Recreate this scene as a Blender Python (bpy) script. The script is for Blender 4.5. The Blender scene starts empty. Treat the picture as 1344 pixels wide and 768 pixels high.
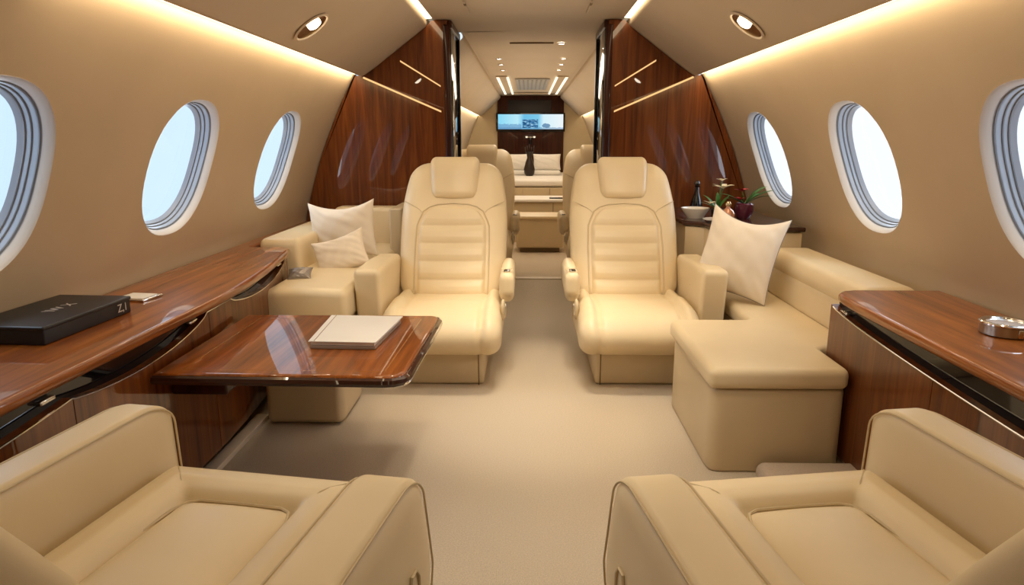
import bpy, bmesh, math, random
from mathutils import Vector, Matrix, Euler
from mathutils.geometry import delaunay_2d_cdt
random.seed(4)
PI = math.pi
S = bpy.context.scene
COL = S.collection

# ------------------------------------------------------------------ materials
def newmat(name):
    m = bpy.data.materials.new(name); m.use_nodes = True
    nt = m.node_tree
    return m, nt, nt.nodes['Principled BSDF']

def N(nt, kind, **kw):
    n = nt.nodes.new(kind)
    for k, v in kw.items():
        if k in n.inputs: n.inputs[k].default_value = v
        else: setattr(n, k, v)
    return n

def ramp(nt, fac, stops):
    r = nt.nodes.new('ShaderNodeValToRGB')
    e = r.color_ramp.elements
    while len(e) < len(stops): e.new(0.5)
    for i, (p, c) in enumerate(stops):
        e[i].position = p; e[i].color = (*c, 1)
    nt.links.new(fac, r.inputs['Fac'])
    return r.outputs['Color']

def objcoord(nt, scale=(1, 1, 1)):
    tc = nt.nodes.new('ShaderNodeTexCoord')
    mp = nt.nodes.new('ShaderNodeMapping'); mp.inputs['Scale'].default_value = scale
    nt.links.new(tc.outputs['Object'], mp.inputs['Vector'])
    return mp.outputs['Vector']

def noise(nt, vec, scale, detail=3, rough=.5, dist=0):
    n = nt.nodes.new('ShaderNodeTexNoise')
    n.inputs['Scale'].default_value = scale; n.inputs['Detail'].default_value = detail
    n.inputs['Roughness'].default_value = rough; n.inputs['Distortion'].default_value = dist
    nt.links.new(vec, n.inputs['Vector'])
    return n.outputs['Fac']

def bump(nt, b, h, strength, distance=.002):
    n = nt.nodes.new('ShaderNodeBump')
    n.inputs['Strength'].default_value = strength; n.inputs['Distance'].default_value = distance
    nt.links.new(h, n.inputs['Height']); nt.links.new(n.outputs['Normal'], b.inputs['Normal'])

def plain(name, c, rough=.5, metal=0., coat=0., spec=.5):
    m, nt, b = newmat(name)
    b.inputs['Base Color'].default_value = (*c, 1)
    b.inputs['Roughness'].default_value = rough; b.inputs['Metallic'].default_value = metal
    b.inputs['Coat Weight'].default_value = coat; b.inputs['Coat Roughness'].default_value = .03
    b.inputs['Specular IOR Level'].default_value = spec
    return m

def mottled(name, c1, c2, scale, rough, bscale, bstr, bdist=.001, spec=.5):
    m, nt, b = newmat(name)
    v = objcoord(nt)
    col = ramp(nt, noise(nt, v, scale, 3), [(.3, c1), (.7, c2)])
    nt.links.new(col, b.inputs['Base Color'])
    b.inputs['Roughness'].default_value = rough
    b.inputs['Specular IOR Level'].default_value = spec
    bump(nt, b, noise(nt, v, bscale, 2), bstr, bdist)
    return m

def wood(name, axis, dark=(.065, .014, .002), mid=(.145, .036, .005), light=(.23, .066, .010), coat=1., seed=0.):
    m, nt, b = newmat(name)
    sc = [16, 16, 16]; sc[axis] = .9
    v = objcoord(nt, tuple(sc))
    g = noise(nt, v, 1.6, 6, .62, .7)
    c = ramp(nt, g, [(.30, dark), (.5, mid), (.72, light)])
    sc2 = [120, 120, 120]; sc2[axis] = 3
    g2 = noise(nt, objcoord(nt, tuple(sc2)), 1.5, 3, .6)
    mx = nt.nodes.new('ShaderNodeMixRGB'); mx.blend_type = 'MULTIPLY'; mx.inputs['Fac'].default_value = .35
    nt.links.new(c, mx.inputs['Color1'])
    nt.links.new(ramp(nt, g2, [(.3, (.72, .64, .60)), (.65, (1, 1, 1))]), mx.inputs['Color2'])
    nt.links.new(mx.outputs['Color'], b.inputs['Base Color'])
    b.inputs['Roughness'].default_value = .4; b.inputs['Specular IOR Level'].default_value = .12
    b.inputs['Coat Weight'].default_value = coat; b.inputs['Coat Roughness'].default_value = .02
    return m

def emit(name, c, s):
    m = bpy.data.materials.new(name); m.use_nodes = True
    nt = m.node_tree; nt.nodes.clear()
    e = N(nt, 'ShaderNodeEmission', Color=(*c, 1), Strength=s)
    o = nt.nodes.new('ShaderNodeOutputMaterial'); nt.links.new(e.outputs[0], o.inputs[0])
    return m

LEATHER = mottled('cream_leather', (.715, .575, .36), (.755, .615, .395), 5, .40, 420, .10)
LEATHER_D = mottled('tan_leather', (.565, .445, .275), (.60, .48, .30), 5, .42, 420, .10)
PIPING = plain('piping_leather', (.58, .46, .28), .5)
SEAM = plain('seam_dark', (.22, .15, .08), .7)
WALLM = mottled('wall_vinyl', (.485, .367, .235), (.525, .40, .26), 3, .55, 300, .12, spec=.3)
CEILM = mottled('ceiling_vinyl', (.56, .45, .32), (.59, .475, .34), 3, .6, 300, .06, spec=.3)
CARPET = mottled('carpet', (.58, .485, .365), (.74, .63, .485), 260, .95, 700, .9, .004, spec=.1)
CARPET2 = mottled('carpet_step', (.50, .40, .30), (.60, .48, .37), 260, .95, 700, .8, .004, spec=.1)
WOOD_X = wood('mahogany_across', 0)
WOOD_Y = wood('mahogany_along', 1, dark=(.13, .032, .003), mid=(.27, .072, .008), light=(.42, .13, .018))
WOOD_Z = wood('mahogany_upright', 2)
WOOD_DK = wood('dark_mahogany', 2, (.022, .004, .002), (.045, .010, .004), (.075, .018, .007), .35)
WOOD_EDGE = wood('edge_mahogany', 0, (.02, .006, .003), (.04, .011, .005), (.07, .02, .008))
BLACK = plain('black_gloss', (.004, .004, .006), .05)
BLACK_GLASS = plain('smoked_glass', (.02, .016, .014), .06, coat=.2, spec=.6)
CHROME = plain('chrome', (.80, .78, .75), .12, 1.)
GOLD = plain('pale_gold_metal', (.62, .48, .28), .25, 1.)
KICK = plain('kick_plate', (.66, .55, .41), .5)
BOXBLK = mottled('black_paperboard', (.007, .007, .009), (.011, .010, .012), 20, .45, 300, .1)
SILVERINK = plain('silver_ink', (.75, .74, .72), .35, .6)
PAPER = mottled('white_paper', (.80, .76, .70), (.84, .80, .74), 4, .7, 80, .05)
FOLDER = plain('brown_folder', (.36, .26, .19), .6)
FABRIC = mottled('ivory_cushion_cloth', (.76, .66, .53), (.81, .71, .58), 8, .8, 500, .35, .002, spec=.2)
FABRIC2 = mottled('ivory_quilted_cloth', (.74, .63, .49), (.79, .68, .54), 8, .75, 380, .4, .002, spec=.25)
LINEN = mottled('white_linen', (.78, .74, .68), (.83, .79, .73), 6, .85, 300, .2, spec=.2)
PIPE_DK = plain('grey_piping', (.28, .25, .24), .6)
FOIL = plain('grey_satin', (.28, .24, .21), .32, .35)
FRAME = plain('window_plastic', (.36, .40, .47), .35)
LIP = plain('window_surround', (.66, .62, .58), .45)  # wall edge whitened, the sky glow is put into its colour
FRAME_D = plain('window_gasket', (.17, .18, .20), .4)
CERAMIC = plain('white_ceramic', (.75, .70, .62), .2, coat=.6)
COPPER = plain('copper_glass', (.55, .25, .14), .15, .3, coat=.8)
LEAF = mottled('green_leaf', (.02, .10, .015), (.06, .22, .04), 30, .4, 60, .2)
PETAL_W = plain('white_petal', (.80, .72, .52), .5)
PETAL_R = plain('red_petal', (.35, .015, .02), .5)
PLUM = plain('plum_glaze', (.10, .012, .03), .2, coat=.6)
GREY_SLAT = mottled('grey_grille', (.30, .29, .27), (.36, .35, .33), 12, .5, 200, .1)
LIGHT_COVE = emit('cove_led', (1., .80, .50), 6.)
LIGHT_DOWN = emit('downlight_led', (1., .88, .68), 22.)
LIGHT_SOFT = emit('tray_led', (1., .86, .62), 1.7)
LIGHT_REFL = emit('panel_led', (1., .60, .24), 1.1)  # glow standing in for cove lights mirrored in the bulkhead fronts

# window pane: clear with a faint reflection
PANE = bpy.data.materials.new('window_glass'); PANE.use_nodes = True
_nt = PANE.node_tree; _nt.nodes.clear()
_t = N(_nt, 'ShaderNodeBsdfTransparent', Color=(.97, .985, 1, 1)); _g = N(_nt, 'ShaderNodeBsdfGlossy', Roughness=.02)
_mx = N(_nt, 'ShaderNodeMixShader', Fac=.05); _o = _nt.nodes.new('ShaderNodeOutputMaterial')
_nt.links.new(_t.outputs[0], _mx.inputs[1]); _nt.links.new(_g.outputs[0], _mx.inputs[2]); _nt.links.new(_mx.outputs[0], _o.inputs[0])

# ------------------------------------------------------------------ mesh helpers
def rb(bm, c, s, r, flat=4, m=4, deform=None):
    """a rounded block: centre c, size s, corner radius r, optional deform(local point)->point"""
    if isinstance(flat, int): flat = (flat,) * 3
    hs = [k / 2 for k in s]; L = []
    rs = r if isinstance(r, (tuple, list)) else (r, r, r)
    rr = [min(rs[i], hs[i] * .995) for i in range(3)]
    for i in range(3):
        h, q = hs[i], rr[i]; core = h - q
        a = [-h + q * j / m for j in range(m)]
        a += [-core + 2 * core * j / flat[i] for j in range(flat[i] + 1)]
        a += [core + q * j / m for j in range(1, m + 1)]
        L.append(a)
    V = {}
    n = [len(a) - 1 for a in L]
    def vert(i, j, k):
        key = (i, j, k)
        if key not in V:
            q = (L[0][i], L[1][j], L[2][k])
            p = [max(-(hs[t] - rr[t]), min(hs[t] - rr[t], q[t])) for t in range(3)]
            d = [(q[t] - p[t]) / rr[t] for t in range(3)]
            ln = math.sqrt(sum(x * x for x in d))
            if ln > 1e-9:
                mx = max(abs(x) for x in d)
                d = [x / ln * mx for x in d]
            pos = Vector([p[t] + d[t] * rr[t] for t in range(3)])
            if deform: pos = Vector(deform(pos))
            V[key] = bm.verts.new(pos + Vector(c))
        return V[key]
    def quad(f, a, b):
        for i in range(a):
            for j in range(b):
                bm.faces.new([vert(*f(i, j)), vert(*f(i + 1, j)), vert(*f(i + 1, j + 1)), vert(*f(i, j + 1))])
    for e in (0, n[0]): quad(lambda i, j: (e, i, j), n[1], n[2])
    for e in (0, n[1]): quad(lambda i, j: (i, e, j), n[0], n[2])
    for e in (0, n[2]): quad(lambda i, j: (i, j, e), n[0], n[1])

def rb_seam(c, s, r, side, deform):
    """seam line running up the front, along the top edge of a rounded block"""
    rx, ry, rz = r; q = .30
    x = side * (s[0] / 2 - rx * q)
    hy, hz = s[1] / 2 - rx * q * .9, s[2] / 2 - rx * q * .9
    pts = [(hy, -hz + rz), (hy, 0)]
    for k in range(9):
        a = PI / 2 * k / 8
        pts.append((hy - ry + ry * math.cos(a), hz - rz + rz * math.sin(a)))
    pts += [(hy - ry - (2 * hy - 2 * ry) * k / 10, hz) for k in range(1, 11)]
    return [Vector(deform(Vector((x, y, z)))) + Vector(c) for y, z in pts]

def prism(bm, poly, a, b, axis='z', bev=0., seg=3, vert_bev=False):
    def pt(p, t):
        if axis == 'z': return (p[0], p[1], t)
        if axis == 'y': return (p[0], t, p[1])
        return (t, p[0], p[1])
    va = [bm.verts.new(pt(p, a)) for p in poly]; vb = [bm.verts.new(pt(p, b)) for p in poly]
    fs = [bm.faces.new(va[::-1]), bm.faces.new(vb)]
    n = len(poly)
    for i in range(n):
        fs.append(bm.faces.new([va[i], va[(i + 1) % n], vb[(i + 1) % n], vb[i]]))
    if bev:
        bmesh.ops.recalc_face_normals(bm, faces=fs)
        es = set()
        for f in fs[:2]: es.update(f.edges)
        if vert_bev:
            for f in fs[2:]: es.update(f.edges)
        bmesh.ops.bevel(bm, geom=list(es), offset=bev, segments=seg, profile=.5, affect='EDGES', clamp_overlap=True)

def tube(bm, pts, r, seg=8, closed=False):
    pts = [Vector(p) for p in pts]; n = len(pts); rings = []
    prev = None
    for i, p in enumerate(pts):
        if closed: t = pts[(i + 1) % n] - pts[i - 1]
        else: t = pts[min(i + 1, n - 1)] - pts[max(i - 1, 0)]
        t.normalize()
        if prev is None:
            u = t.orthogonal().normalized()
        else:
            u = (prev - t * prev.dot(t))
            u = u.normalized() if u.length > 1e-6 else t.orthogonal().normalized()
        prev = u; w = t.cross(u)
        rad = r[i] if isinstance(r, (list, tuple)) else r
        rings.append([bm.verts.new(p + (u * math.cos(2 * PI * k / seg) + w * math.sin(2 * PI * k / seg)) * rad) for k in range(seg)])
    for i in range(n if closed else n - 1):
        A, B = rings[i], rings[(i + 1) % n]
        for k in range(seg):
            bm.faces.new([A[k], A[(k + 1) % seg], B[(k + 1) % seg], B[k]])
    if not closed:
        bm.faces.new(rings[0][::-1]); bm.faces.new(rings[-1])

def lathe(bm, prof, seg=28, c=(0, 0, 0)):
    rings = []
    for r, z in prof:
        if r < 1e-5: rings.append([bm.verts.new((c[0], c[1], c[2] + z))])
        else: rings.append([bm.verts.new((c[0] + r * math.cos(2 * PI * k / seg), c[1] + r * math.sin(2 * PI * k / seg), c[2] + z)) for k in range(seg)])
    for A, B in zip(rings, rings[1:]):
        for k in range(seg):
            q = [A[k % len(A)], A[(k + 1) % len(A)], B[(k + 1) % len(B)], B[k % len(B)]]
            u = []
            for v in q:
                if v not in u: u.append(v)
            if len(u) > 2: bm.faces.new(u)

def grid(bm, f, nu, nv):
    V = [[bm.verts.new(f(i / nu, j / nv)) for j in range(nv + 1)] for i in range(nu + 1)]
    for i in range(nu):
        for j in range(nv):
            bm.faces.new([V[i][j], V[i + 1][j], V[i + 1][j + 1], V[i][j + 1]])
    return V

def obj(name, bm, mat, parent=None, angle=40, recalc=True, loc=None):
    if recalc: bmesh.ops.recalc_face_normals(bm, faces=bm.faces)
    me = bpy.data.meshes.new(name); bm.to_mesh(me); bm.free()
    me.polygons.foreach_set('use_smooth', [True] * len(me.polygons))
    if angle < 180: me.set_sharp_from_angle(angle=math.radians(angle))
    for pl in me.polygons:
        if pl.loop_total > 4: pl.use_smooth = False
    for m in (mat if isinstance(mat, (list, tuple)) else [mat]): me.materials.append(m)
    o = bpy.data.objects.new(name, me); COL.objects.link(o)
    if parent: o.parent = parent
    if loc: o.location = loc
    return o

def B(): return bmesh.new()

def tag(o, label, cat, group=None):
    o['label'] = label; o['category'] = cat
    if group: o['group'] = group
    return o

def thing(name, label, cat, loc=(0, 0, 0), rot=(0, 0, 0), group=None):
    o = bpy.data.objects.new(name, None); COL.objects.link(o)
    o.location = loc; o.rotation_euler = rot; o.empty_display_size = .1
    return tag(o, label, cat, group)

def struct(name, bm, mat, parent=None, **k):
    o = obj(name, bm, mat, parent, **k)
    if not parent: o['kind'] = 'structure'
    return o

def dup(root, loc, label, group=None):
    r = root.copy(); COL.objects.link(r); r.location = loc; r['label'] = label
    if group: r['group'] = group
    for ch in list(root.children):
        c = ch.copy(); COL.objects.link(c); c.parent = r
        for g in list(ch.children):
            d = g.copy(); COL.objects.link(d); d.parent = c
    return r

def lerp(tab, x):
    if x <= tab[0][0]: return tab[0][1]
    for (a, ya), (b, yb) in zip(tab, tab[1:]):
        if x <= b:
            t = (x - a) / (b - a); return ya + (yb - ya) * t
    return tab[-1][1]

def smooth(tab, x):
    """Catmull-Rom through a table"""
    n = len(tab)
    if x <= tab[0][0]: return tab[0][1]
    if x >= tab[-1][0]: return tab[-1][1]
    i = max(k for k in range(n - 1) if tab[k][0] <= x)
    def sl(k):
        if k <= 0: return (tab[1][1] - tab[0][1]) / (tab[1][0] - tab[0][0])
        if k >= n - 1: return (tab[-1][1] - tab[-2][1]) / (tab[-1][0] - tab[-2][0])
        return (tab[k + 1][1] - tab[k - 1][1]) / (tab[k + 1][0] - tab[k - 1][0])
    h = tab[i + 1][0] - tab[i][0]; t = (x - tab[i][0]) / h
    return ((2 * t**3 - 3 * t**2 + 1) * tab[i][1] + (t**3 - 2 * t**2 + t) * h * sl(i)
            + (-2 * t**3 + 3 * t**2) * tab[i + 1][1] + (t**3 - t**2) * h * sl(i + 1))

# ------------------------------------------------------------------ cabin shell
WALLTAB = [(0, 1.30), (.3, 1.42), (.58, 1.465), (.68, 1.44), (.846, 1.39), (1.03, 1.325), (1.22, 1.243), (1.37, 1.17), (1.505, 1.09)]
def wx(z): return smooth(WALLTAB, z)
Y0, YB, YB2, YE = -1.7, 4.5, 5.05, 12.0
ZC = 1.83

b = B(); rb(b, (0, 5.15, -.05), (3.4, 14.2, .1), .01, flat=(2, 8, 1), m=1)
struct('floor', b, CARPET)

def outline(n=56, e=2.35):
    out = []
    for i in range(n):
        a = 2 * PI * i / n; c, s = math.cos(a), math.sin(a)
        out.append((math.copysign(abs(c) ** (2 / e), c), math.copysign(abs(s) ** (2 / e), s)))
    return out
OUT = outline()
WIN_Z, WIN_HW, WIN_HH = .992, .240, .245
WINS = {-1: (1.665, 2.675, 3.71), 1: (1.805, 2.80, 3.88)}

def wall_side(s, name):
    pts, edges = [], []
    ys = [Y0 + (YB + .05 - Y0) * i / 60 for i in range(61)]
    zs = [1.505 * i / 30 for i in range(31)]
    loops = []
    for yc in WINS[s]:
        ids = []
        for (a, c) in OUT:
            ids.append(len(pts)); pts.append(Vector((yc + a * WIN_HW * 1.05, WIN_Z + c * WIN_HH * 1.05)))
        loops.append(ids)
        edges += [(ids[i], ids[(i + 1) % len(ids)]) for i in range(len(ids))]
        for k in (1.18, 1.27):
            for (a, c) in OUT: pts.append(Vector((yc + a * WIN_HW * k, WIN_Z + c * WIN_HH * k)))
    for y in ys:
        for z in zs:
            if all(((y - yc) / (WIN_HW * 1.34)) ** 2 + ((z - WIN_Z) / (WIN_HH * 1.34)) ** 2 > 1 for yc in WINS[s]):
                pts.append(Vector((y, z)))
    v, e, f, *_ = delaunay_2d_cdt(pts, edges, [], 0, 1e-5)
    b = B(); bv = [b.verts.new((s * wx(p.y), p.x, p.y)) for p in v]
    for t in f:
        c = sum((v[i] for i in t), Vector((0, 0))) / len(t)
        if any((abs((c.x - yc) / (WIN_HW * 1.05))) ** 2.35 + (abs((c.y - WIN_Z) / (WIN_HH * 1.05))) ** 2.35 < .985 for yc in WINS[s]): continue
        try: b.faces.new([bv[i] for i in t])
        except ValueError: pass
    bmesh.ops.recalc_face_normals(b, faces=b.faces)
    struct(name, b, WALLM, angle=180, recalc=False)

wall_side(-1, 'wall_left'); wall_side(1, 'wall_right')

def ring_surface(b, s, yc, prof):
    """prof: (scale, depth outward) rings of the window recess"""
    rows = []
    for k, d in prof:
        row = []
        for (a, c) in OUT:
            z = WIN_Z + c * WIN_HH * k; y = yc + a * WIN_HW * k
            row.append(b.verts.new((s * (wx(z) + d), y, z + d * .25)))
        rows.append(row)
    for A, C in zip(rows, rows[1:]):
        for i in range(len(A)):
            j = (i + 1) % len(A)
            b.faces.new([A[i], A[j], C[j], C[i]])
    return rows

wi = 0
for s in (-1, 1):
    for yc in WINS[s]:
        wi += 1
        b = B(); ring_surface(b, s, yc, [(1.05, -.0008), (1.040, .0015), (1.027, .006), (1.013, .012), (1.000, .018), (.992, .024)])
        w = struct('window_%d' % wi, b, LIP, angle=180)
        b = B(); ring_surface(b, s, yc, [(.992, .024), (.985, .030), (.972, .031), (.966, .036), (.962, .046), (.950, .048), (.944, .053), (.943, .058), (.932, .060), (.92, .066), (.90, .076)])
        obj('window_frame', b, FRAME, w, angle=25)
        b = B()
        for k, d in ((.984, .0295), (.959, .0475), (.938, .061)):
            tube(b, [(s * (wx(WIN_Z + c * WIN_HH * k) + d), yc + a * WIN_HW * k, WIN_Z + c * WIN_HH * k + d * .25) for a, c in OUT], .0032, 6, True)
        obj('window_gasket', b, FRAME_D, w)
        b = B(); rows = ring_surface(b, s, yc, [(.91, .075), (.5, .080)])
        b.faces.new(rows[1])
        obj('window_pane', b, PANE, w)

# ceiling: side panels, flat strip, light coves
def extrude_profile(b, prof, y0, y1, n=12, xs=1., cx=0.):
    rows = [[b.verts.new((cx + x * xs, y0 + (y1 - y0) * i / n, z)) for x, z in prof] for i in range(n + 1)]
    for A, C in zip(rows, rows[1:]):
        for i in range(len(prof) - 1):
            b.faces.new([A[i], A[i + 1], C[i + 1], C[i]])

SIDEP = [(1.125, 1.535), (1.055, 1.494), (1.045, 1.494), (1.035, 1.500), (1.01, 1.515), (.97, 1.542), (.92, 1.578), (.85, 1.630), (.78, 1.682), (.71, 1.733), (.66, 1.770), (.635, 1.790), (.628, 1.800), (.632, 1.845)]
FLATP = [(.585, 1.85), (.585, ZC - .004), (.57, ZC), (.4, ZC + .004), (.2, ZC + .008), (0, ZC + .009)]
for xs, cx, ya, yb, tagname in ((1., 0., Y0, YB2, ''), (.8, .05, YB2 - .02, YE, 'rear')):
    b = B()
    full = FLATP + [(-x, z) for x, z in FLATP[-2::-1]]
    extrude_profile(b, full, ya, yb, xs=xs, cx=cx)
    extrude_profile(b, [(-.70, 1.90), (.70, 1.90)], ya, yb, xs=xs, cx=cx)
    struct('ceiling' if not tagname else 'ceiling_rear', b, CEILM, angle=50)
    for s in (-1, 1):
        b = B(); extrude_profile(b, [(s * x, z) for x, z in SIDEP] , ya, yb, xs=xs, cx=cx)
        struct('ceiling_%s%s' % (('rear_' if tagname else ''), 'left' if s < 0 else 'right'), b, CEILM, angle=50)
        # LED strips of the two coves
        yl = yb if tagname else YB
        b = B(); extrude_profile(b, [(s * 1.100, 1.507), (s * 1.083, 1.5055), (s * 1.062, 1.503)], ya, yl, xs=xs, cx=cx)
        nm = ('aft cabin' if tagname else 'main cabin')
        sd = ('above the wall behind the fold-out table' if s < 0 else 'above the wall behind the corner divan') if not tagname else ('along the aft wall on the bare headrest side' if s < 0 else 'along the aft wall on the wood tray side')
        tag(obj('cove_light', b, LIGHT_COVE), 'thin warm white lower cove light strip ' + ('above the windows over the fold-out table' if s < 0 else 'above the windows over the corner divan') if not tagname else
            'thin warm light strip low in the far cabin wall, ' + ('left' if s < 0 else 'right') + ' of the TV', 'light strip', 'lower cove light strips')
        b = B(); extrude_profile(b, [(s * .634, 1.832), (s * .61, 1.836), (s * .583, 1.838)], ya, yl, xs=xs, cx=cx)
        if not tagname:
            tag(obj('cove_light', b, LIGHT_COVE), 'warm white upper ceiling light strip ending at the wood bulkhead ' + ('on the table side' if s < 0 else 'on the divan side'), 'light strip', 'upper cove light strips')
        else:
            tag(obj('cove_light', b, CEILM), 'narrow unlit seam strip in the far ceiling, ' + ('left' if s < 0 else 'right') + ' of the downlights', 'ceiling strip', 'far ceiling seams')

# far cabin side walls (narrower) and end walls
for s in (-1, 1):
    b = B(); tab = [(s * wx(1.505 * i / 20), 1.505 * i / 20) for i in range(21)]
    extrude_profile(b, tab, YB2 - .02, YE, xs=.8, cx=.05)
    struct('wall_rear_%s' % ('left' if s < 0 else 'right'), b, CEILM, angle=180)
b = B(); rb(b, (0, YE + .05, .95), (3.2, .1, 1.95), .01, flat=1, m=1); struct('wall_back', b, LEATHER_D)
b = B(); rb(b, (0, Y0 - .05, .95), (3.2, .1, 1.95), .01, flat=1, m=1); struct('wall_front', b, WALLM)

# wood bulkheads
def upper(s):
    return [(s * x, z) for x, z in ((1.10, 1.495), (1.03, 1.499), (.97, 1.538), (.85, 1.626), (.71, 1.729), (.635, 1.785), (.60, 1.822), (.56, 1.826))]
for s in (-1, 1):
    side = 'behind the left pillow divan' if s < 0 else 'behind the flower sideboard'
    t = thing('bulkhead_cabinet', 'tall glossy mahogany bulkhead ' + ('behind the divan with two ivory cushions' if s < 0 else 'behind the sideboard with the flowers'), 'bulkhead', (0, YB, 0), group='mahogany bulkheads')
    poly = [(s * .50, .0), (s * 1.29, .0)] + [(s * (wx(z) - .006), z) for z in [.1 + 1.4 * i / 18 for i in range(19)]] + upper(s) + [(s * .50, 1.826)]
    b = B(); prism(b, poly, 0, YB2 - YB, 'y'); obj('front_panel', b, WOOD_Z, t, angle=30)
    # smoked glass panel on the aisle side
    b = B(); rb(b, (s * .492, .285, .93), (.02, .49, 1.72), .006, flat=1, m=2); obj('side_panel', b, BLACK_GLASS, t)
    b = B(); rb(b, (s * .487, .285, 1.802), (.03, .56, .045), .008, flat=1, m=2); obj('top_rail', b, WOOD_DK, t)
    b = B(); rb(b, (s * .505, .0, .93), (.042, .022, 1.74), .01, flat=1, m=3); obj('corner_post', b, WOOD_DK, t)
    b = B(); rb(b, (s * .480, .535, .93), (.012, .03, 1.72), .005, flat=1, m=2); obj('edge_post', b, BLACK, t)
    b = B(); tube(b, [(s * .478, .06, .85), (s * .478, .06, 1.47)], .006); obj('grab_rail', b, CHROME, t)
    # glowing strips imitating the cove lights' reflections in the gloss
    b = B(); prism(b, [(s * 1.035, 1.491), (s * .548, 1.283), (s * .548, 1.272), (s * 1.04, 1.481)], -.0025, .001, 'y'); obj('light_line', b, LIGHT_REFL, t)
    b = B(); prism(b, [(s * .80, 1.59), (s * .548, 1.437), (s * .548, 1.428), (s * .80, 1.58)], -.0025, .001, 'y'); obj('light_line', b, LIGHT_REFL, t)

# ------------------------------------------------------------------ side cabinets
ZW = .585
def scallop(y, nodes):
    for a, c, dep in nodes:
        if a < y < c:
            t = (y - a) / (c - a)
            if c == 1.50: t *= .88
            if a == 1.501: t = .14 + .86 * t
            return .540 - dep * math.sin(PI * t) ** .6
    return .540
def recede(s, y):
    return .10 * (max(0, y - 2.2) / 1.04) ** 1.6 if s < 0 else 0.
def side_cabinet(s, yend, nodes, seams, label):
    t = thing('side_cabinet', label, 'cabinet', (0, 0, 0))
    xf = 1.075
    b = B(); rb(b, (s * 1.29, (yend + Y0) / 2 + .02, .27), (.17, yend - Y0 - .06, .50), .01, flat=1, m=2); obj('carcass', b, WOOD_Z, t)
    b = B()
    n = 60
    def f(u, v):
        y = Y0 + .03 + (yend - .015 - Y0 - .03) * u
        return (s * (1.098 - .010 * v + recede(s, y)), y, .42 + .132 * v)
    grid(b, f, n, 8); obj('recess_band', b, BLACK, t)
    ys = [Y0 + .03] + seams + [yend]
    for i in range(len(ys) - 1):
        a, c = ys[i] + .0018, ys[i + 1] - .0018
        b = B(); rows = []
        for k in range(61):
            y = a + (c - a) * k / 60; zt = scallop(y, nodes); o = recede(s, y)
            rows.append([b.verts.new((s * (xf + o + dx), y, z)) for dx, z in ((-.008, .045), (-.008, zt - .002), (-.006, zt), (.018, zt), (.018, .045))])
        for A, C in zip(rows, rows[1:]):
            for k in range(5): b.faces.new([A[k], A[(k + 1) % 5], C[(k + 1) % 5], C[k]])
        b.faces.new(rows[0]); b.faces.new(rows[-1][::-1])
        obj('door', b, WOOD_Z, t, angle=30)
    b = B()
    pts = [(Y0 + .05 + (yend - .02 - Y0 - .05) * k / 400) for k in range(401)]
    tube(b, [(s * (xf - .009 + recede(s, y)), y, scallop(y, nodes)) for y in pts], .0026, 6); obj('chrome_trim', b, CHROME, t)
    b = B(); rb(b, (s * 1.062, (min(yend, 2.6) + Y0) / 2, .010), (.05, min(yend, 2.6) - Y0 - .05, .022), .004, flat=1, m=2); obj('kick_plate', b, KICK, t)
    for a, c, dep in nodes:
        if c < -.5: continue
        b = B(); rb(b, (s * (1.082 + recede(s, c - .07)), c - .07, .528), (.018, .05, .012), .004, flat=1, m=2); obj('latch', b, CHROME, t)
    return t
side_cabinet(-1, 3.30, [(.2, 1.50, .058), (1.501, 2.19, .060), (2.40, 3.22, .05)], [.42, 1.50, 2.21],
             'glossy mahogany side cabinet with scalloped black recess behind the fold-out table')
side_cabinet(1, 2.36, [(-.2, 2.35, .066)], [.42, 1.73],
             'glossy mahogany side cabinet beside the corner divan, below the round tin')

def worktop(s, poly, label):
    b = B(); prism(b, [(s * x, y) for x, y in poly], .552, ZW, 'z', .012, 4)
    return tag(obj('worktop', b, WOOD_Y, angle=45), label, 'worktop')
Lp = [(1.455, Y0 + .02), (1.045, Y0 + .02)]
for y in [Y0 + .4 + .1 * i for i in range(60)]:
    if y > 3.24: break
    x = 1.045 + .012 * math.sin((y - .3) * 2.2) + (0 if y < 2.2 else .10 * ((y - 2.2) / 1.04) ** 1.6)
    Lp.append((x, y))
Lp += [(1.152, 3.28), (1.170, 3.31), (1.20, 3.33), (1.37, 3.335), (1.375, 3.36), (1.375, 4.46), (1.455, 4.46)]
worktop(-1, Lp, 'long glossy mahogany ledge under the windows, holding the black box')
Rp = [(1.455, Y0 + .02), (1.05, Y0 + .02), (1.052, 1.0), (1.058, 1.7), (1.062, 2.15), (1.068, 2.28), (1.08, 2.34), (1.105, 2.375), (1.15, 2.39), (1.455, 2.39)]
worktop(1, Rp, 'glossy mahogany ledge holding the round silver tin')

# carpeted step beside the divan cabinet
b = B(); rb(b, (.93, 1.60, .03), (.34, 1.05, .065), .03, flat=2, m=3); struct('floor_step', b, CARPET2)

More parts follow.
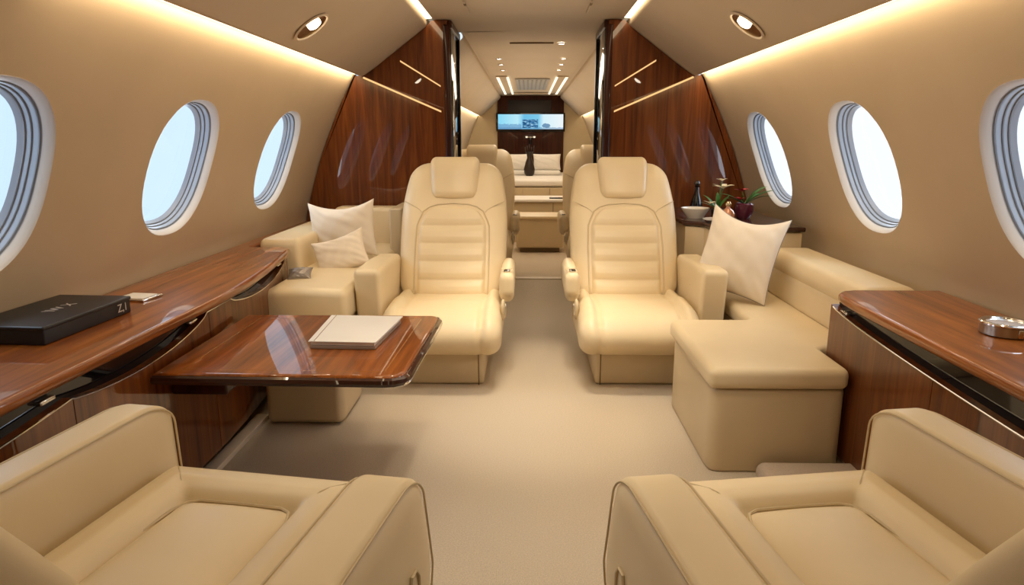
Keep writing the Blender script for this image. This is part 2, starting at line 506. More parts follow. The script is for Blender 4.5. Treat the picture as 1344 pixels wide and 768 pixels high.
# ------------------------------------------------------------------ executive seats (facing the camera)
def exec_seat(s, loc, label):
    """origin: floor below the front of the pedestal; aisle side is +x*s"""
    t = thing('cabin_armchair', label, 'armchair', loc, group='cream leather cabin armchairs')
    X = lambda p: (p[0] * s, p[1], p[2])
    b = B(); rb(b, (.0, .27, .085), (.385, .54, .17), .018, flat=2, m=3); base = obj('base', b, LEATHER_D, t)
    b = B(); tube(b, [(s * .168, -.0005, .0), (s * .168, -.0005, .16)], .0025, 6); obj('seam', b, SEAM, base)
    # cushion
    def cd(p):
        x, y, z = p
        top = (z + .09) / .18
        z2 = z + .020 * (1 - (y / .33) ** 2) * top * (.4 if y > 0 else 1)
        z2 += -.035 * max(0, (-y - .12) / .2) ** 2 * top
        g = math.exp(-((abs(x) - .185) / .012) ** 2)
        z2 -= .010 * g * top * (1 if y > -.30 else 0)
        y2 = y - (.016 * g if y < -.2 else 0) * -1
        z2 += .018 * max(0, min(1, (abs(x) - .185) / .03)) * top * (1 if y > -.2 else .3)
        # underside sweeps back
        if z < 0: y2 += .05 * (-z / .09) * max(0, -y / .33)
        return (x, y2, z2)
    b = B(); rb(b, (0, .20, .245), (.548, .66, .185), (.065, .075, .07), flat=(40, 14, 2), m=6, deform=cd)
    obj('seat_cushion', b, LEATHER, t, angle=180)
    # backrest: local frame height h measured from z=.30, leaning back
    WT = [(-.355, .266), (-.2, .276), (0, .281), (.1, .277), (.2, .262), (.28, .243), (.36, .222)]
    yb = lambda h: .475 + .375 * (h / .70) ** 1.12 if h > 0 else .475
    def bd(p):
        x, y, z = p
        w = smooth(WT, z) / .28
        x2 = x * w
        h = z + .355
        crown = .030 * (1 - (x / .28) ** 2)
        groove = 0
        y2 = y - (crown if y < 0 else -crown)
        y2 += yb(h) + .03 * max(0, (h - .55) / .15) ** 2
        return Vector((x2, y2, .30 + h))
    b = B(); rb(b, (0, 0, -.0175), (.56, .135, .675), (.095, .06, .075), flat=(16, 1, 24), m=8, deform=lambda p: bd(p + Vector((0, 0, -.0175))) + Vector((0, 0, .0175)))
    back = obj('backrest', b, LEATHER, t, angle=180)
    front = lambda x, z: bd((x / (smooth(WT, z) / .28), -.0675, z))
    # quilted insert
    half = [(-.33, .176), (-.1, .180), (.01, .176), (.04, .165), (.07, .145), (.092, .112), (.104, .07), (.108, .0)]
    zt, zb = .108, -.335
    RIB = [-.335, -.25, -.163, -.076, .011]
    def pan(u, v):
        z = zb + (zt - zb) * (1 - (1 - v) ** 1.35)
        hw = max(.02, smooth(half, z)) if z < .106 else .02
        x = (2 * u - 1) * hw
        p = Vector(front(x, z))
        edge = min(1, (1 - abs(2 * u - 1)) / .10) ** .5 * min(1, max(0, (zt - z) / .02)) ** .5 * min(1, (z - zb) / .01 + .15)
        d = min(abs(z - r) for r in RIB)
        q = min(1, d / .03) ** .55
        bl = (.010 + .012 * q) * edge - .004
        if abs(2 * u - 1) > .93: bl = min(bl, .004)
        return p + Vector((0, -bl, bl * .4))
    b = B(); grid(b, pan, 40, 110); obj('quilted_panel', b, LEATHER, back, angle=180)
    loop = [(hw, z) for z, hw in half[:-1]]
    arch = [(x + .012, z + (.012 if z > .05 else 0)) for x, z in loop] + [(.0, .122)]
    arch = arch + [(-x, z) for x, z in arch[-2::-1]]
    fine = []
    for a, c in zip(arch, arch[1:]):
        for k in range(5):
            q = k / 5; fine.append((a[0] + (c[0] - a[0]) * q, a[1] + (c[1] - a[1]) * q))
    fine.append(arch[-1])
    b = B(); tube(b, [Vector(front(x, z)) + Vector((0, -.001, 0)) for x, z in fine], .0038, 6); obj('piping', b, PIPING, back)
    for q in (-1, 1):
        b = B(); tube(b, [Vector(front(q * (.165 + .10 * k / 8), .075 + .055 * (k / 8) ** .7)) + Vector((0, .0005, 0)) for k in range(9)], .0022, 6)
        obj('shoulder_seam', b, PIPING, back)
    # headrest
    def hd(p):
        x, y, z = p
        k = (z + .1) / .2
        x2 = x * (.90 + .10 * k)
        y2 = y - .02 * (1 - (x / .13) ** 2) + .065 * k + (.03 * max(0, k - .75) * 4 * .5)
        return (x2, y2, z)
    b = B(); rb(b, (0, .675, .905), (.268, .095, .215), (.035, .045, .045), flat=(8, 1, 8), m=6, deform=hd)
    obj('headrest', b, LEATHER, t, angle=180)
    # aisle armrest pod
    def ad(p):
        x, y, z = p
        k = max(0, (-y - .05) / .15)
        z2 = z + (.05 * max(0, (y + .2)) if z < 0 else 0)
        return (x, y + (.02 if z < -.04 and y < 0 else 0), z2)
    b = B(); rb(b, (.292 * s, .355, .425), (.070, .44, .150), (.03, .035, .04), flat=(2, 8, 3), m=5, deform=ad)
    arm = obj('armrest', b, LEATHER, t, angle=180)
    b = B(); rb(b, (.292 * s, .19, .501), (.030, .045, .006), .003, flat=1, m=2); obj('control_panel', b, BLACK, arm)
    b = B(); tube(b, [(s * (.292 + .028 * math.cos(a)), .19 + .055 * math.sin(a) + .02, .499) for a in [2 * PI * k / 24 for k in range(24)]], .0015, 5, True); obj('cap_seam', b, PIPING, arm)
    # wall-side armrest
    def wd(p):
        x, y, z = p
        return (x, y - .03 * max(0, (z + .05)) / .2, z - .05 * max(0, y) )
    b = B(); rb(b, (-.330 * s, .30, .365), (.118, .56, .345), (.020, .03, .03), flat=(2, 8, 5), m=5, deform=wd)
    obj('armrest', b, LEATHER, t, angle=180)
    # recline lever
    b = B(); rb(b, (.277 * s, .09, .335), (.022, .075, .095), (.010, .03, .035), flat=1, m=4)
    lev = obj('recline_lever', b, LEATHER_D, t, angle=180)
    b = B(); rb(b, (.289 * s, .085, .335), (.010, .03, .06), (.004, .012, .02), flat=1, m=3); obj('lever_tab', b, CHROME, lev)
    return t
LX, RX = -.385, .508
seatL = exec_seat(1, (LX, 2.985, 0), 'cream leather cabin armchair behind the fold-out table, next to the ivory cushions')
seatR = exec_seat(-1, (RX, 3.0, 0), 'cream leather cabin armchair beside the corner divan with the large ivory cushion')
dup(seatL, (LX + .0, 5.23, 0), 'far cream cabin armchair half hidden behind the one next to the table').scale = (1., 1., 1.05)
dup(seatR, (RX + .075, 5.24, 0), 'far cream cabin armchair half hidden behind the one next to the divan').scale = (1., 1., 1.05)

# ------------------------------------------------------------------ foreground lounge chairs (seen from behind, facing away)
def lounge(s, loc, yaw, label):
    """origin: floor below the middle of the seat's front edge, +y forward, aisle side +x*s"""
    t = thing('lounge_chair', label, 'armchair', loc, (0, 0, yaw), group='foreground lounge chairs')
    b = B(); rb(b, (0, -.36, .10), (.46, .60, .20), .03, flat=2, m=3); obj('base', b, LEATHER_D, t)
    def cd(p):
        x, y, z = p
        k = 1 if z > 0 else 0
        up = (z + .1) / .2
        # inset: |x - .015| < .135, y from front -.16
        cx = .012 * s
        dx = (abs(x - cx) - .128) / .014; dy = (y - .165) / .016
        inside = 1 / (1 + math.exp(3 * max(dx, dy)))
        bol = max(0, 1 - abs(max((abs(x - cx) - .128), (y - .165)) - .05) / .07)
        z2 = z + up * (.014 * bol - .034 * inside) - .03 * up * max(0, (y - .24) / .09) ** 2
        return (x, y, z2)
    b = B(); rb(b, (0, -.335, .285), (.50, .67, .20), (.05, .075, .07), flat=(56, 56, 3), m=6, deform=cd)
    cush = obj('seat_cushion', b, LEATHER, t, angle=180)
    def pd(p):
        x, y, z = p
        w = 1 + .10 * (.24 - y) / .48
        r = (abs(x) / .128)
        return (x * w, y, z + (.012 * (1 - r * r) * (1 - (y / .26) ** 4) if z > 0 else 0))
    b = B(); rb(b, (.012 * s, -.415, .358), (.254, .48, .036), (.035, .035, .018), flat=(14, 18, 1), m=5, deform=pd)
    obj('seat_panel', b, LEATHER, cush, angle=180)
    b = B()
    crn = [(.128, -.62), (.128, -.30), (.124, -.22), (.112, -.185), (.09, -.172), (0, -.170)]
    crn += [(-x, y) for x, y in crn[-2::-1]]
    fine = []
    for a, c in zip(crn, crn[1:]):
        for k in range(4): fine.append((a[0] + (c[0] - a[0]) * k / 4, a[1] + (c[1] - a[1]) * k / 4))
    fine.append(crn[-1])
    tube(b, [(.012 * s + x * (1 + .10 * (-.175 - y) / .48), y, .371) for x, y in fine], .0035, 6); obj('piping', b, PIPING, cush)
    for q in (-1, 1):
        b = B(); tube(b, [(.012 * s + q * (.135 + .07 * k / 6), -.165 + .085 * k / 6, lerp([(0, .381), (.4, .399), (1, .392)], k / 6)) for k in range(7)], .0018, 5)
        obj('corner_seam', b, PIPING, cush)
    # wall arm: tall, front slopes
    def wd(p):
        x, y, z = p
        return (x, y + (.10 * (.14 - z) if y > .1 else 0) * .45, z - .02 * max(0, (-y - .1)))
    C, SZ, RR = (-.302 * s, -.36, .325), (.104, .74, .395), (.020, .10, .06)
    b = B(); rb(b, C, SZ, RR, flat=(2, 10, 5), m=6, deform=wd)
    arm = obj('armrest', b, LEATHER, t, angle=180)
    for q in (-1, 1):
        b = B(); tube(b, rb_seam(C, SZ, RR, q, wd), .0024, 6); obj('piping', b, PIPING, arm)
    # aisle arm: lower, broad, bulging outer side
    def a2(p):
        x, y, z = p
        o = max(0, x * s)
        return (x + s * (.020 * (1 - ((z) / .21) ** 2)) * (1 if x * s > 0 else 0), y + (-.08 * max(0, (z - .05)) if y > 0 else 0), z)
    C, SZ, RR = (.318 * s, -.47, .24), (.132, .74, .44), (.024, .09, .05)
    b = B(); rb(b, C, SZ, RR, flat=(2, 10, 6), m=6, deform=a2)
    arm = obj('armrest', b, LEATHER, t, angle=180)
    for q in (-1, 1):
        b = B(); tube(b, rb_seam(C, SZ, RR, q, a2), .0024, 6); obj('piping', b, PIPING, arm)
    b = B(); xx = .4045 * s
    tube(b, [(xx, -.22, .19), (xx, -.22, .29), (xx, -.235, .31), (xx, -.26, .31), (xx, -.27, .29), (xx, -.27, .19)], .0035, 6); obj('pocket_slot', b, PIPING, arm)
    # reclined backrest
    def bd(p):
        x, y, z = p
        h = z + .34
        w = lerp([(0, 1.0), (.3, 1.03), (.5, .95), (.68, .62)], h)
        y2 = y - (.52 * max(0, h - .08) + .12 * max(0, h - .35))
        wing = .05 * (abs(x) / .27) ** 3
        return (x * w, y2 + wing, z)
    b = B(); rb(b, (0, -.775, .68), (.54, .13, .68), (.055, .06, .06), flat=(12, 1, 12), m=5, deform=bd)
    obj('backrest', b, LEATHER, t, angle=180)
    return t
YAW = math.radians(9)
lounge(1, (-.568, 1.437, 0), -YAW, 'large cream lounge chair nearest the black box ledge, seen from behind')
lounge(-1, (.540, 1.452, 0), YAW, 'large cream lounge chair nearest the round tin, seen from behind')

# ------------------------------------------------------------------ fold-out table and papers
t = thing('folding_table', 'glossy mahogany fold-out table with inlaid border projecting from the side cabinet', 'table', (0, 0, 0))
tp = [(-1.052, 1.81), (-.40, 1.798), (-.372, 1.802), (-.352, 1.817), (-.342, 1.84), (-.325, 2.44), (-.332, 2.468), (-.352, 2.48), (-1.052, 2.48)]
b = B(); prism(b, tp, .428, .46, 'z', .010, 4); obj('tabletop', b, WOOD_Y, t, angle=45)
b = B()
edge = [(-1.05, 1.807), (-.72, 1.801), (-.40, 1.795), (-.37, 1.799), (-.349, 1.814), (-.339, 1.84), (-.33, 2.13), (-.322, 2.44), (-.329, 2.470), (-.351, 2.483)]
tube(b, [(x, y, .441) for x, y in edge], .0135, 8); obj('edge_trim', b, WOOD_EDGE, t)
b = B(); tube(b, [(x + .006, y, .432) for x, y in edge[2:-1]], .0055, 6); obj('chrome_edge', b, CHROME, t)
b = B()
il = [(-.98, 1.845), (-.40, 1.838), (-.385, 2.425), (-.98, 2.425)]
for a, c in zip(il, il[1:] + il[:1]):
    d = Vector((c[0] - a[0], c[1] - a[1], 0)).normalized(); nrm = Vector((-d.y, d.x, 0)) * .0022
    q = [Vector((*a, .4604)) + nrm, Vector((*a, .4604)) - nrm, Vector((*c, .4604)) - nrm, Vector((*c, .4604)) + nrm]
    b.faces.new([b.verts.new(v) for v in q])
obj('inlay_line', b, plain('inlay_veneer', (.42, .17, .05), .25, coat=1.), t)
b = B(); rb(b, (-.98, 2.13, .39), (.17, .42, .075), .01, flat=1, m=2); obj('support_arm', b, WOOD_DK, t)

def sheet(name, pts, z0, z1, mat, bev=.002, parent=None):
    b = B(); prism(b, pts, z0, z1, 'z', bev, 2); return obj(name, b, mat, parent)
fp = [(-.682, 2.045), (-.468, 2.035), (-.44, 2.36), (-.70, 2.372)]
tag(sheet('document_folder', [(-.678, 2.05), (-.472, 2.042), (-.447, 2.352), (-.694, 2.362)], .4605, .472, FOLDER), 'thin brown folder lying under the white notebook on the table', 'folder')
nb = thing('notebook', 'white closed notebook lying on the brown folder on the table', 'notebook', (0, 0, .4725))
sheet('page_block', [(-.676, 2.052), (-.474, 2.043), (-.448, 2.352), (-.693, 2.364)], 0, .011, LINEN, .001, nb)
sheet('cover', fp, .0112, .0145, PAPER, .001, nb)
b = B(); tube(b, [(-.664, 2.046, .0146), (-.681, 2.370, .0146)], .0012, 5); obj('cover_crease', b, FOLDER, nb)

# ------------------------------------------------------------------ things on the ledges
t = thing('presentation_box', 'flat black box with silver lettering lying on the long ledge', 'box', (-1.335, 1.845, ZW), (0, 0, math.radians(-3)))
b = B(); rb(b, (0, 0, .022), (.225, .36, .044), .005, flat=1, m=3); obj('box_base', b, BOXBLK, t)
b = B(); rb(b, (0, 0, .0445), (.231, .366, .012), .005, flat=1, m=3); obj('lid', b, BOXBLK, t)
def text(body, size, parent, loc, rot, mat=SILVERINK, name='lettering'):
    c = bpy.data.curves.new(name, 'FONT'); c.body = body; c.size = size; c.align_x = 'CENTER'; c.align_y = 'CENTER'; c.extrude = .0004
    o = bpy.data.objects.new(name, c); COL.objects.link(o); o.parent = parent; o.location = loc; o.rotation_euler = rot
    c.materials.append(mat)
    bpy.context.view_layer.update()
    me = bpy.data.meshes.new_from_object(o.evaluated_get(bpy.context.evaluated_depsgraph_get()))
    m = bpy.data.objects.new(name, me); COL.objects.link(m); m.parent = parent; m.location = loc; m.rotation_euler = rot
    bpy.data.objects.remove(o); return m
text('\\W X', .045, t, (.01, .02, .0508), (0, 0, PI / 2))
text('Z,1', .034, t, (.1162, .135, .024), (PI / 2, 0, PI / 2))
t = thing('card_holder', 'small silver square card holder on the long ledge beyond the black box', 'card holder', (-1.295, 2.20, ZW), (0, 0, math.radians(-8)))
b = B(); rb(b, (0, 0, .004), (.115, .10, .008), .003, flat=1, m=2); obj('tray', b, CHROME, t)
b = B(); rb(b, (0, 0, .0085), (.09, .075, .003), .001, flat=1, m=2); obj('card', b, PAPER, t)

t = thing('round_tin', 'round silver tin with engraved rim on the ledge beside the wall', 'tin', (1.300, 1.825, ZW))
b = B(); lathe(b, [(0, 0), (.056, 0), (.060, .003), (.060, .028), (.057, .030), (0, .030)], 48); obj('tin_body', b, plain('worn_steel', (.42, .38, .33), .28, 1.), t)
b = B(); lathe(b, [(.046, .0305), (.050, .036), (.060, .037), (.063, .034), (.063, .030), (.058, .0295)], 48); obj('rim', b, CHROME, t)
b = B(); lathe(b, [(0, .033), (.04, .0325), (.05, .031)], 48); obj('glass_top', b, plain('pearl_face', (.75, .76, .78), .12, .2, coat=1.), t)
b = B(); rb(b, (.0, -.0612, .015), (.012, .004, .022), .001, flat=1, m=2); obj('clasp', b, GOLD, t)

# ------------------------------------------------------------------ left divan and its cushions
t = thing('divan', 'cream leather divan seat in the corner behind the table, holding two ivory cushions', 'divan', (0, 0, 0))
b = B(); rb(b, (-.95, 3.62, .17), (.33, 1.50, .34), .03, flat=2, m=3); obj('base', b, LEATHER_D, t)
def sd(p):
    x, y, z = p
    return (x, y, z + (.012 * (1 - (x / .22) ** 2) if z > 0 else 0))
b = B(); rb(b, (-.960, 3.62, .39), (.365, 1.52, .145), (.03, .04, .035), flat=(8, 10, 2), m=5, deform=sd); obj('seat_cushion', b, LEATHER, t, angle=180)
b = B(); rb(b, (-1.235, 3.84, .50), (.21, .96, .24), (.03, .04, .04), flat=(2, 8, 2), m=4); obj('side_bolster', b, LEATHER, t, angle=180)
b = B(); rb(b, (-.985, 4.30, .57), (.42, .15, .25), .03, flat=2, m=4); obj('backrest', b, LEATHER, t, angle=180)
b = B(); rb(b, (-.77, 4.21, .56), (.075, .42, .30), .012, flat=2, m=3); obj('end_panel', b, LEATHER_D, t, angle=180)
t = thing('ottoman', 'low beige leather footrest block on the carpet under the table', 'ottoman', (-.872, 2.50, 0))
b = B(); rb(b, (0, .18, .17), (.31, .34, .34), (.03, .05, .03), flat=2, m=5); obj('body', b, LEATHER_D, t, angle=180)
b = B(); tube(b, [(-.156, .10, .29), (-.156, .0, .29)], .001, 5); obj('seam', b, SEAM, t)

def cushion(name, label, cat, loc, rot, w, h, th, mat, pipe, wr=.004, pinch=.10, group=None, seed=0, sag=0.):
    t = thing(name, label, cat, loc, rot, group)
    rnd = random.Random(seed); ph = [rnd.uniform(0, 6.28) for _ in range(8)]
    def shape(u, v, side):
        x = w / 2 * u * (1 - pinch * (1 - v * v)); z = h / 2 * v * (1 - pinch * (1 - u * u))
        z -= sag * max(0, v) ** 2 * (1 - u * u) * h
        d = max(0, (1 - u * u) * (1 - v * v)) ** .42
        y = side * th / 2 * d
        k = d * min(1, 3 * (1 - max(abs(u), abs(v))))
        y += wr * k * (math.sin(5 * u + 9 * v + ph[0]) * .6 + math.sin(13 * u - 6 * v + ph[1]) * .35 + math.sin(-9 * u - 15 * v + ph[2]) * .3)
        y += wr * 1.4 * (1 - k) * d * math.sin(16 * (u + v) + ph[3])
        return Vector((x, y, z + h / 2))
    n = 36
    b = B(); g1 = {}
    for side in (-1, 1):
        V = []
        for i in range(n + 1):
            row = []
            for j in range(n + 1):
                edge = i in (0, n) or j in (0, n)
                if edge and (i, j) in g1: row.append(g1[(i, j)]); continue
                u = math.sin((2 * i / n - 1) * PI / 2); v = math.sin((2 * j / n - 1) * PI / 2)
                vv = b.verts.new(shape(u, v, side)); row.append(vv)
                if edge: g1[(i, j)] = vv
            V.append(row)
        for i in range(n):
            for j in range(n):
                b.faces.new([V[i][j], V[i + 1][j], V[i + 1][j + 1], V[i][j + 1]])
    obj('cover', b, mat, t, angle=180)
    lp = []
    q = [2 * k / 20 - 1 for k in range(20)]
    for u in q: lp.append(shape(u, -1, 1))
    for v in q: lp.append(shape(1, v, 1))
    for u in q: lp.append(shape(-u, 1, 1))
    for v in q: lp.append(shape(-1, -v, 1))
    b = B(); tube(b, lp, .0022, 6, True); obj('piping', b, pipe, t)
    return t
R = math.radians
cushion('scatter_cushion', 'larger ivory square cushion leaning back on the divan behind the small one', 'cushion', (-.988, 3.665, .481), (R(-4), R(-5), R(-17)), .41, .30, .13, FABRIC, FABRIC, seed=2, sag=.10, group='scatter cushions')
cushion('scatter_cushion', 'smaller ivory cushion lying against the larger cushion on the divan', 'cushion', (-.915, 3.38, .452), (R(-29), R(-18), R(4)), .275, .205, .10, FABRIC2, FABRIC2, seed=5, sag=.06, group='scatter cushions')
cushion('satin_pouch', 'tiny grey satin pouch tucked beside the smaller ivory cushion', 'pouch', (-1.055, 3.09, .468), (R(-62), R(-4), R(6)), .11, .085, .05, FOIL, FOIL, wr=.002, seed=7)
cushion('scatter_cushion', 'large ivory square cushion standing in the corner divan by the window wall', 'cushion', (.925, 3.12, .40), (R(-16), R(9), R(-34)), .355, .40, .15, FABRIC, PIPE_DK, seed=11, pinch=.09, group='scatter cushions', sag=.10)

# ------------------------------------------------------------------ corner divan on the right
t = thing('corner_divan', 'cream leather L-shaped corner divan with box ottoman end beside the mahogany cabinet', 'divan', (0, 0, 0))
Lfoot = [(.60, 2.14), (1.06, 2.14), (1.06, 2.40), (1.24, 2.40), (1.24, 3.36), (.93, 3.36), (.93, 2.80), (.60, 2.80)]
def roundpoly(poly, r, n=5):
    out = []
    m = len(poly)
    for i in range(m):
        p = Vector(poly[i]); a = (Vector(poly[i - 1]) - p); c = (Vector(poly[(i + 1) % m]) - p)
        rr = min(r, a.length * .45, c.length * .45); a.normalize(); c.normalize()
        p0 = p + a * rr; p1 = p + c * rr
        for k in range(n + 1):
            q = k / n
            out.append(tuple((1 - q) ** 2 * p0 + 2 * q * (1 - q) * p + q * q * p1))
    return out
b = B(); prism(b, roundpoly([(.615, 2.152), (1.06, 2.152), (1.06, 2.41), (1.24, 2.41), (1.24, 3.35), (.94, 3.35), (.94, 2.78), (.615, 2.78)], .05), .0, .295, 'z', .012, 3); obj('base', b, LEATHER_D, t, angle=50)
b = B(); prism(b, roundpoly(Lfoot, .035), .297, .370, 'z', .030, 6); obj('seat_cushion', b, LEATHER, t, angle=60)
def bol(p):
    x, y, z = p
    return (x + .05 * z, y, z)
b = B(); rb(b, (1.235, 2.885, .435), (.09, .95, .15), (.03, .03, .035), flat=(2, 8, 2), m=4, deform=bol); obj('lower_backrest', b, LEATHER, t, angle=180)
b = B(); rb(b, (1.295, 2.89, .535), (.22, .98, .105), (.05, .04, .05), flat=(2, 8, 2), m=5, deform=bol); obj('upper_bolster', b, LEATHER, t, angle=180)

# ------------------------------------------------------------------ sideboard with flowers
t = thing('sideboard', 'beige leather sideboard with dark mahogany tray top in the corner by the bulkhead', 'sideboard', (0, 0, 0))
sp = [(.93, 3.40), (1.36, 3.40), (1.36, 4.42), (.845, 4.42), (.845, 3.66), (.93, 3.60)]
b = B(); prism(b, sp, 0, .655, 'z', .01, 2); obj('body', b, LEATHER_D, t)
b = B(); prism(b, [(.92, 3.385), (1.37, 3.385), (1.37, 4.44), (.83, 4.44), (.83, 3.66), (.92, 3.595)], .657, .682, 'z', .008, 3); obj('top', b, WOOD_EDGE, t)
ZS = .6825
def bowl(label, loc, r, h):
    b = B(); lathe(b, [(0, .004), (r * .5, .004), (r * .55, 0), (r * .6, 0), (r * .72, h * .3), (r * .96, h * .86), (r, h), (r * .95, h), (r * .88, h * .82), (r * .6, h * .3), (0, h * .22)], 32)
    o = obj('bowl', b, CERAMIC); o.location = loc; return tag(o, label, 'bowl')
def plate(label, loc, r):
    b = B(); lathe(b, [(0, 0), (r * .6, 0), (r * .7, .004), (r, .012), (r, .015), (r * .68, .008), (0, .006)], 32)
    o = obj('plate', b, CERAMIC); o.location = loc; return tag(o, label, 'plate')
plate('white plate lying on the dark sideboard top in front of the bowl', (1.0, 3.62, ZS), .075)
bowl('white ceramic bowl on the sideboard next to the seat back', (.925, 3.80, ZS), .078, .055)
def plant(name, label, loc, pot, potmat, leaves, petals, leafmat, petmat, seed):
    rnd = random.Random(seed)
    t = thing(name, label, 'flower', loc)
    b = B(); lathe(b, pot, 28); obj('pot', b, potmat, t)
    top = pot[-1][1] if pot[-1][0] > 1e-4 else pot[-2][1]
    top = max(z for r, z in pot)
    def leaf(b, base, d, up, L, w):
        side = d.cross(up).normalized()
        n = 6; rows = []
        for k in range(n + 1):
            q = k / n; p = base + d * (L * q) + up * (L * (.35 * q - .45 * q * q))
            ww = w * math.sin(PI * min(.97, .08 + .9 * q)) ** .8
            rows.append([b.verts.new(p + side * ww), b.verts.new(p - up * ww * .25), b.verts.new(p - side * ww)])
        for A, C in zip(rows, rows[1:]):
            for i in range(2): b.faces.new([A[i], A[i + 1], C[i + 1], C[i]])
    b = B()
    for (az, el, L, w) in leaves:
        d = Vector((math.cos(az) * math.cos(el), math.sin(az) * math.cos(el), math.sin(el)))
        leaf(b, Vector((0, 0, top - .01)), d, Vector((0, 0, 1)), L, w)
    obj('foliage', b, leafmat, t, recalc=False)
    bs = B()
    for (px, py, pz, rad, npet) in petals:
        tube(bs, [(0, 0, top - .02), (px * .5, py * .5, top + (pz - top) * .6), (px, py, pz)], .0025, 6)
    obj('stem', bs, LEAF, t)
    for (px, py, pz, rad, npet) in petals:
        b = B()
        for k in range(npet):
            a = 2 * PI * k / npet + rnd.random() * .4
            d = Vector((math.cos(a), math.sin(a) * .9, .25 + .3 * rnd.random())).normalized()
            leaf(b, Vector((px, py, pz)), d, Vector((0, 0, 1)), rad, rad * .24)
        obj('blossom', b, petmat, t, recalc=False)
    return t
plant('potted_flower', 'white star-petalled flower in a small dark pot on the sideboard', (1.03, 3.74, ZS),
      [(0, 0), (.028, 0), (.036, .05), (.034, .055), (.030, .052), (0, .05)], BLACK,
      [(.3, .9, .12, .012), (2.4, .8, .13, .012), (3.3, .5, .12, .012), (4.6, .9, .10, .012), (1.4, 1.1, .12, .010)],
      [(.02, -.01, .165, .065, 6), (-.05, -.03, .085, .04, 5), (.015, 0, .205, .035, 5)], LEAF, PETAL_W, 3)
plant('potted_flower', 'red flower with broad green leaves in a plum glazed pot by the window', (1.19, 3.80, ZS),
      [(0, 0), (.035, 0), (.052, .035), (.050, .075), (.042, .082), (.036, .078), (0, .07)], PLUM,
      [(-.15, .55, .19, .020), (.12, .75, .17, .020), (-.5, .45, .16, .018), (.5, .5, .15, .018), (2.9, .5, .15, .016), (3.5, .4, .13, .016), (-.35, .95, .15, .016)],
      [(-.02, -.01, .145, .045, 9), (-.035, -.03, .10, .035, 8)], LEAF, PETAL_R, 8)
t = thing('glass_bottle', 'round copper-pink glass bottle with gold stopper on the sideboard', 'bottle', (1.04, 3.58, ZS))
b = B(); lathe(b, [(0, 0), (.022, 0), (.034, .02), (.036, .04), (.028, .062), (.012, .074), (.010, .084), (0, .084)], 28); obj('bottle_body', b, COPPER, t)
b = B(); lathe(b, [(0, .084), (.013, .085), (.015, .095), (.009, .108), (0, .11)], 20); obj('stopper', b, GOLD, t)
t = thing('decanter', 'slender black decanter standing behind the white bowl on the sideboard', 'decanter', (.99, 4.05, ZS))
b = B(); lathe(b, [(0, 0), (.034, 0), (.038, .03), (.028, .08), (.014, .12), (.012, .15), (.018, .158), (0, .158)], 28); obj('decanter_body', b, BLACK, t)
b = B(); lathe(b, [(0, .158), (.012, .159), (.018, .172), (.012, .186), (0, .19)], 20); obj('stopper', b, BLACK_GLASS, t)

# ------------------------------------------------------------------ ceiling fittings
def slope_frame(s):
    a = Vector((s * .985, 0, 1.531)); c = Vector((s * .66, 0, 1.770)); d = (c - a).normalized()
    nrm = Vector((-s * abs(d.z), 0, -abs(d.x)))
    return d, nrm
for s in (-1, 1):
    d, nrm = slope_frame(s)
    x = .925; z = 1.531 + (.985 - x) * (1.770 - 1.531) / (.985 - .66)
    t = thing('reading_light', 'recessed oval reading light in the sloped ceiling ' + ('over the fold-out table side' if s < 0 else 'over the corner divan side'), 'reading light', (s * x, 3.08, z), group='ceiling reading lights')
    # local z axis along inward normal
    q = nrm.to_track_quat('Z', 'Y'); t.rotation_mode = 'QUATERNION'; t.rotation_quaternion = q; t.scale = (1.4, 1.4, 1.2)
    b = B(); lathe(b, [(.060, .001), (.064, .006), (.058, .010), (.054, .006), (.052, .002)], 40); obj('bezel', b, CEILM, t)
    b = B(); lathe(b, [(.053, .006), (.047, .004), (.030, .0025), (0, .002)], 40); obj('reflector', b, GOLD, t)
    b = B(); lathe(b, [(.022, .0035), (.020, .010), (.012, .014), (0, .015)], 28, (.0, .012, 0)); obj('bulb', b, LIGHT_DOWN, t)
dl = [((-.262, 6.60), 'left row, nearest'), ((-.262, 7.10), 'left row, middle'), ((-.264, 7.65), 'left row, farthest'),
      ((.330, 6.60), 'right row, second from the grille slot'), ((.332, 7.10), 'right row, third'), ((.334, 7.65), 'right row, farthest'), ((.262, 5.60), 'alone')]
words = ['%s of three small round downlights in the ceiling row %s' % (k, r) for r in ('left of the air grille', 'right of the air grille') for k in ('nearest', 'middle', 'farthest')] + ['single small downlight beside the end of the dark vent slot']
proto = None
for i, ((x, y), _) in enumerate(dl):
    if proto is None:
        t = thing('downlight', words[i], 'downlight', (x, y, ZC), group='small aft ceiling downlights')
        b = B(); lathe(b, [(.030, .004), (.032, -.004), (.024, -.006), (.020, .0)], 24); obj('bezel', b, CHROME, t)
        b = B(); lathe(b, [(.022, -.003), (0, -.004)], 24); obj('lens', b, LIGHT_DOWN, t)
        proto = t
    else: dup(proto, (x, y, ZC), words[i])
b = B(); rb(b, (.03, 5.60, ZC + .004), (.34, .022, .012), .003, flat=1, m=2); tag(obj('vent_slot', b, SEAM), 'long thin dark vent slot across the ceiling before the downlights', 'vent')
for s in (-1, 1):
    t = thing('ceiling_track', 'short thin track with dark clip in the ceiling ' + ('toward the table side' if s < 0 else 'toward the divan side'), 'track', (s * .345, 4.1, ZC + .001), group='ceiling tracks')
    b = B(); rb(b, (0, .0, -.003), (.010, .36, .008), .002, flat=1, m=2); obj('rail', b, CEILM, t)
    b = B(); rb(b, (0, -.10, -.006), (.013, .05, .010), .003, flat=1, m=2); obj('clip', b, SEAM, t)
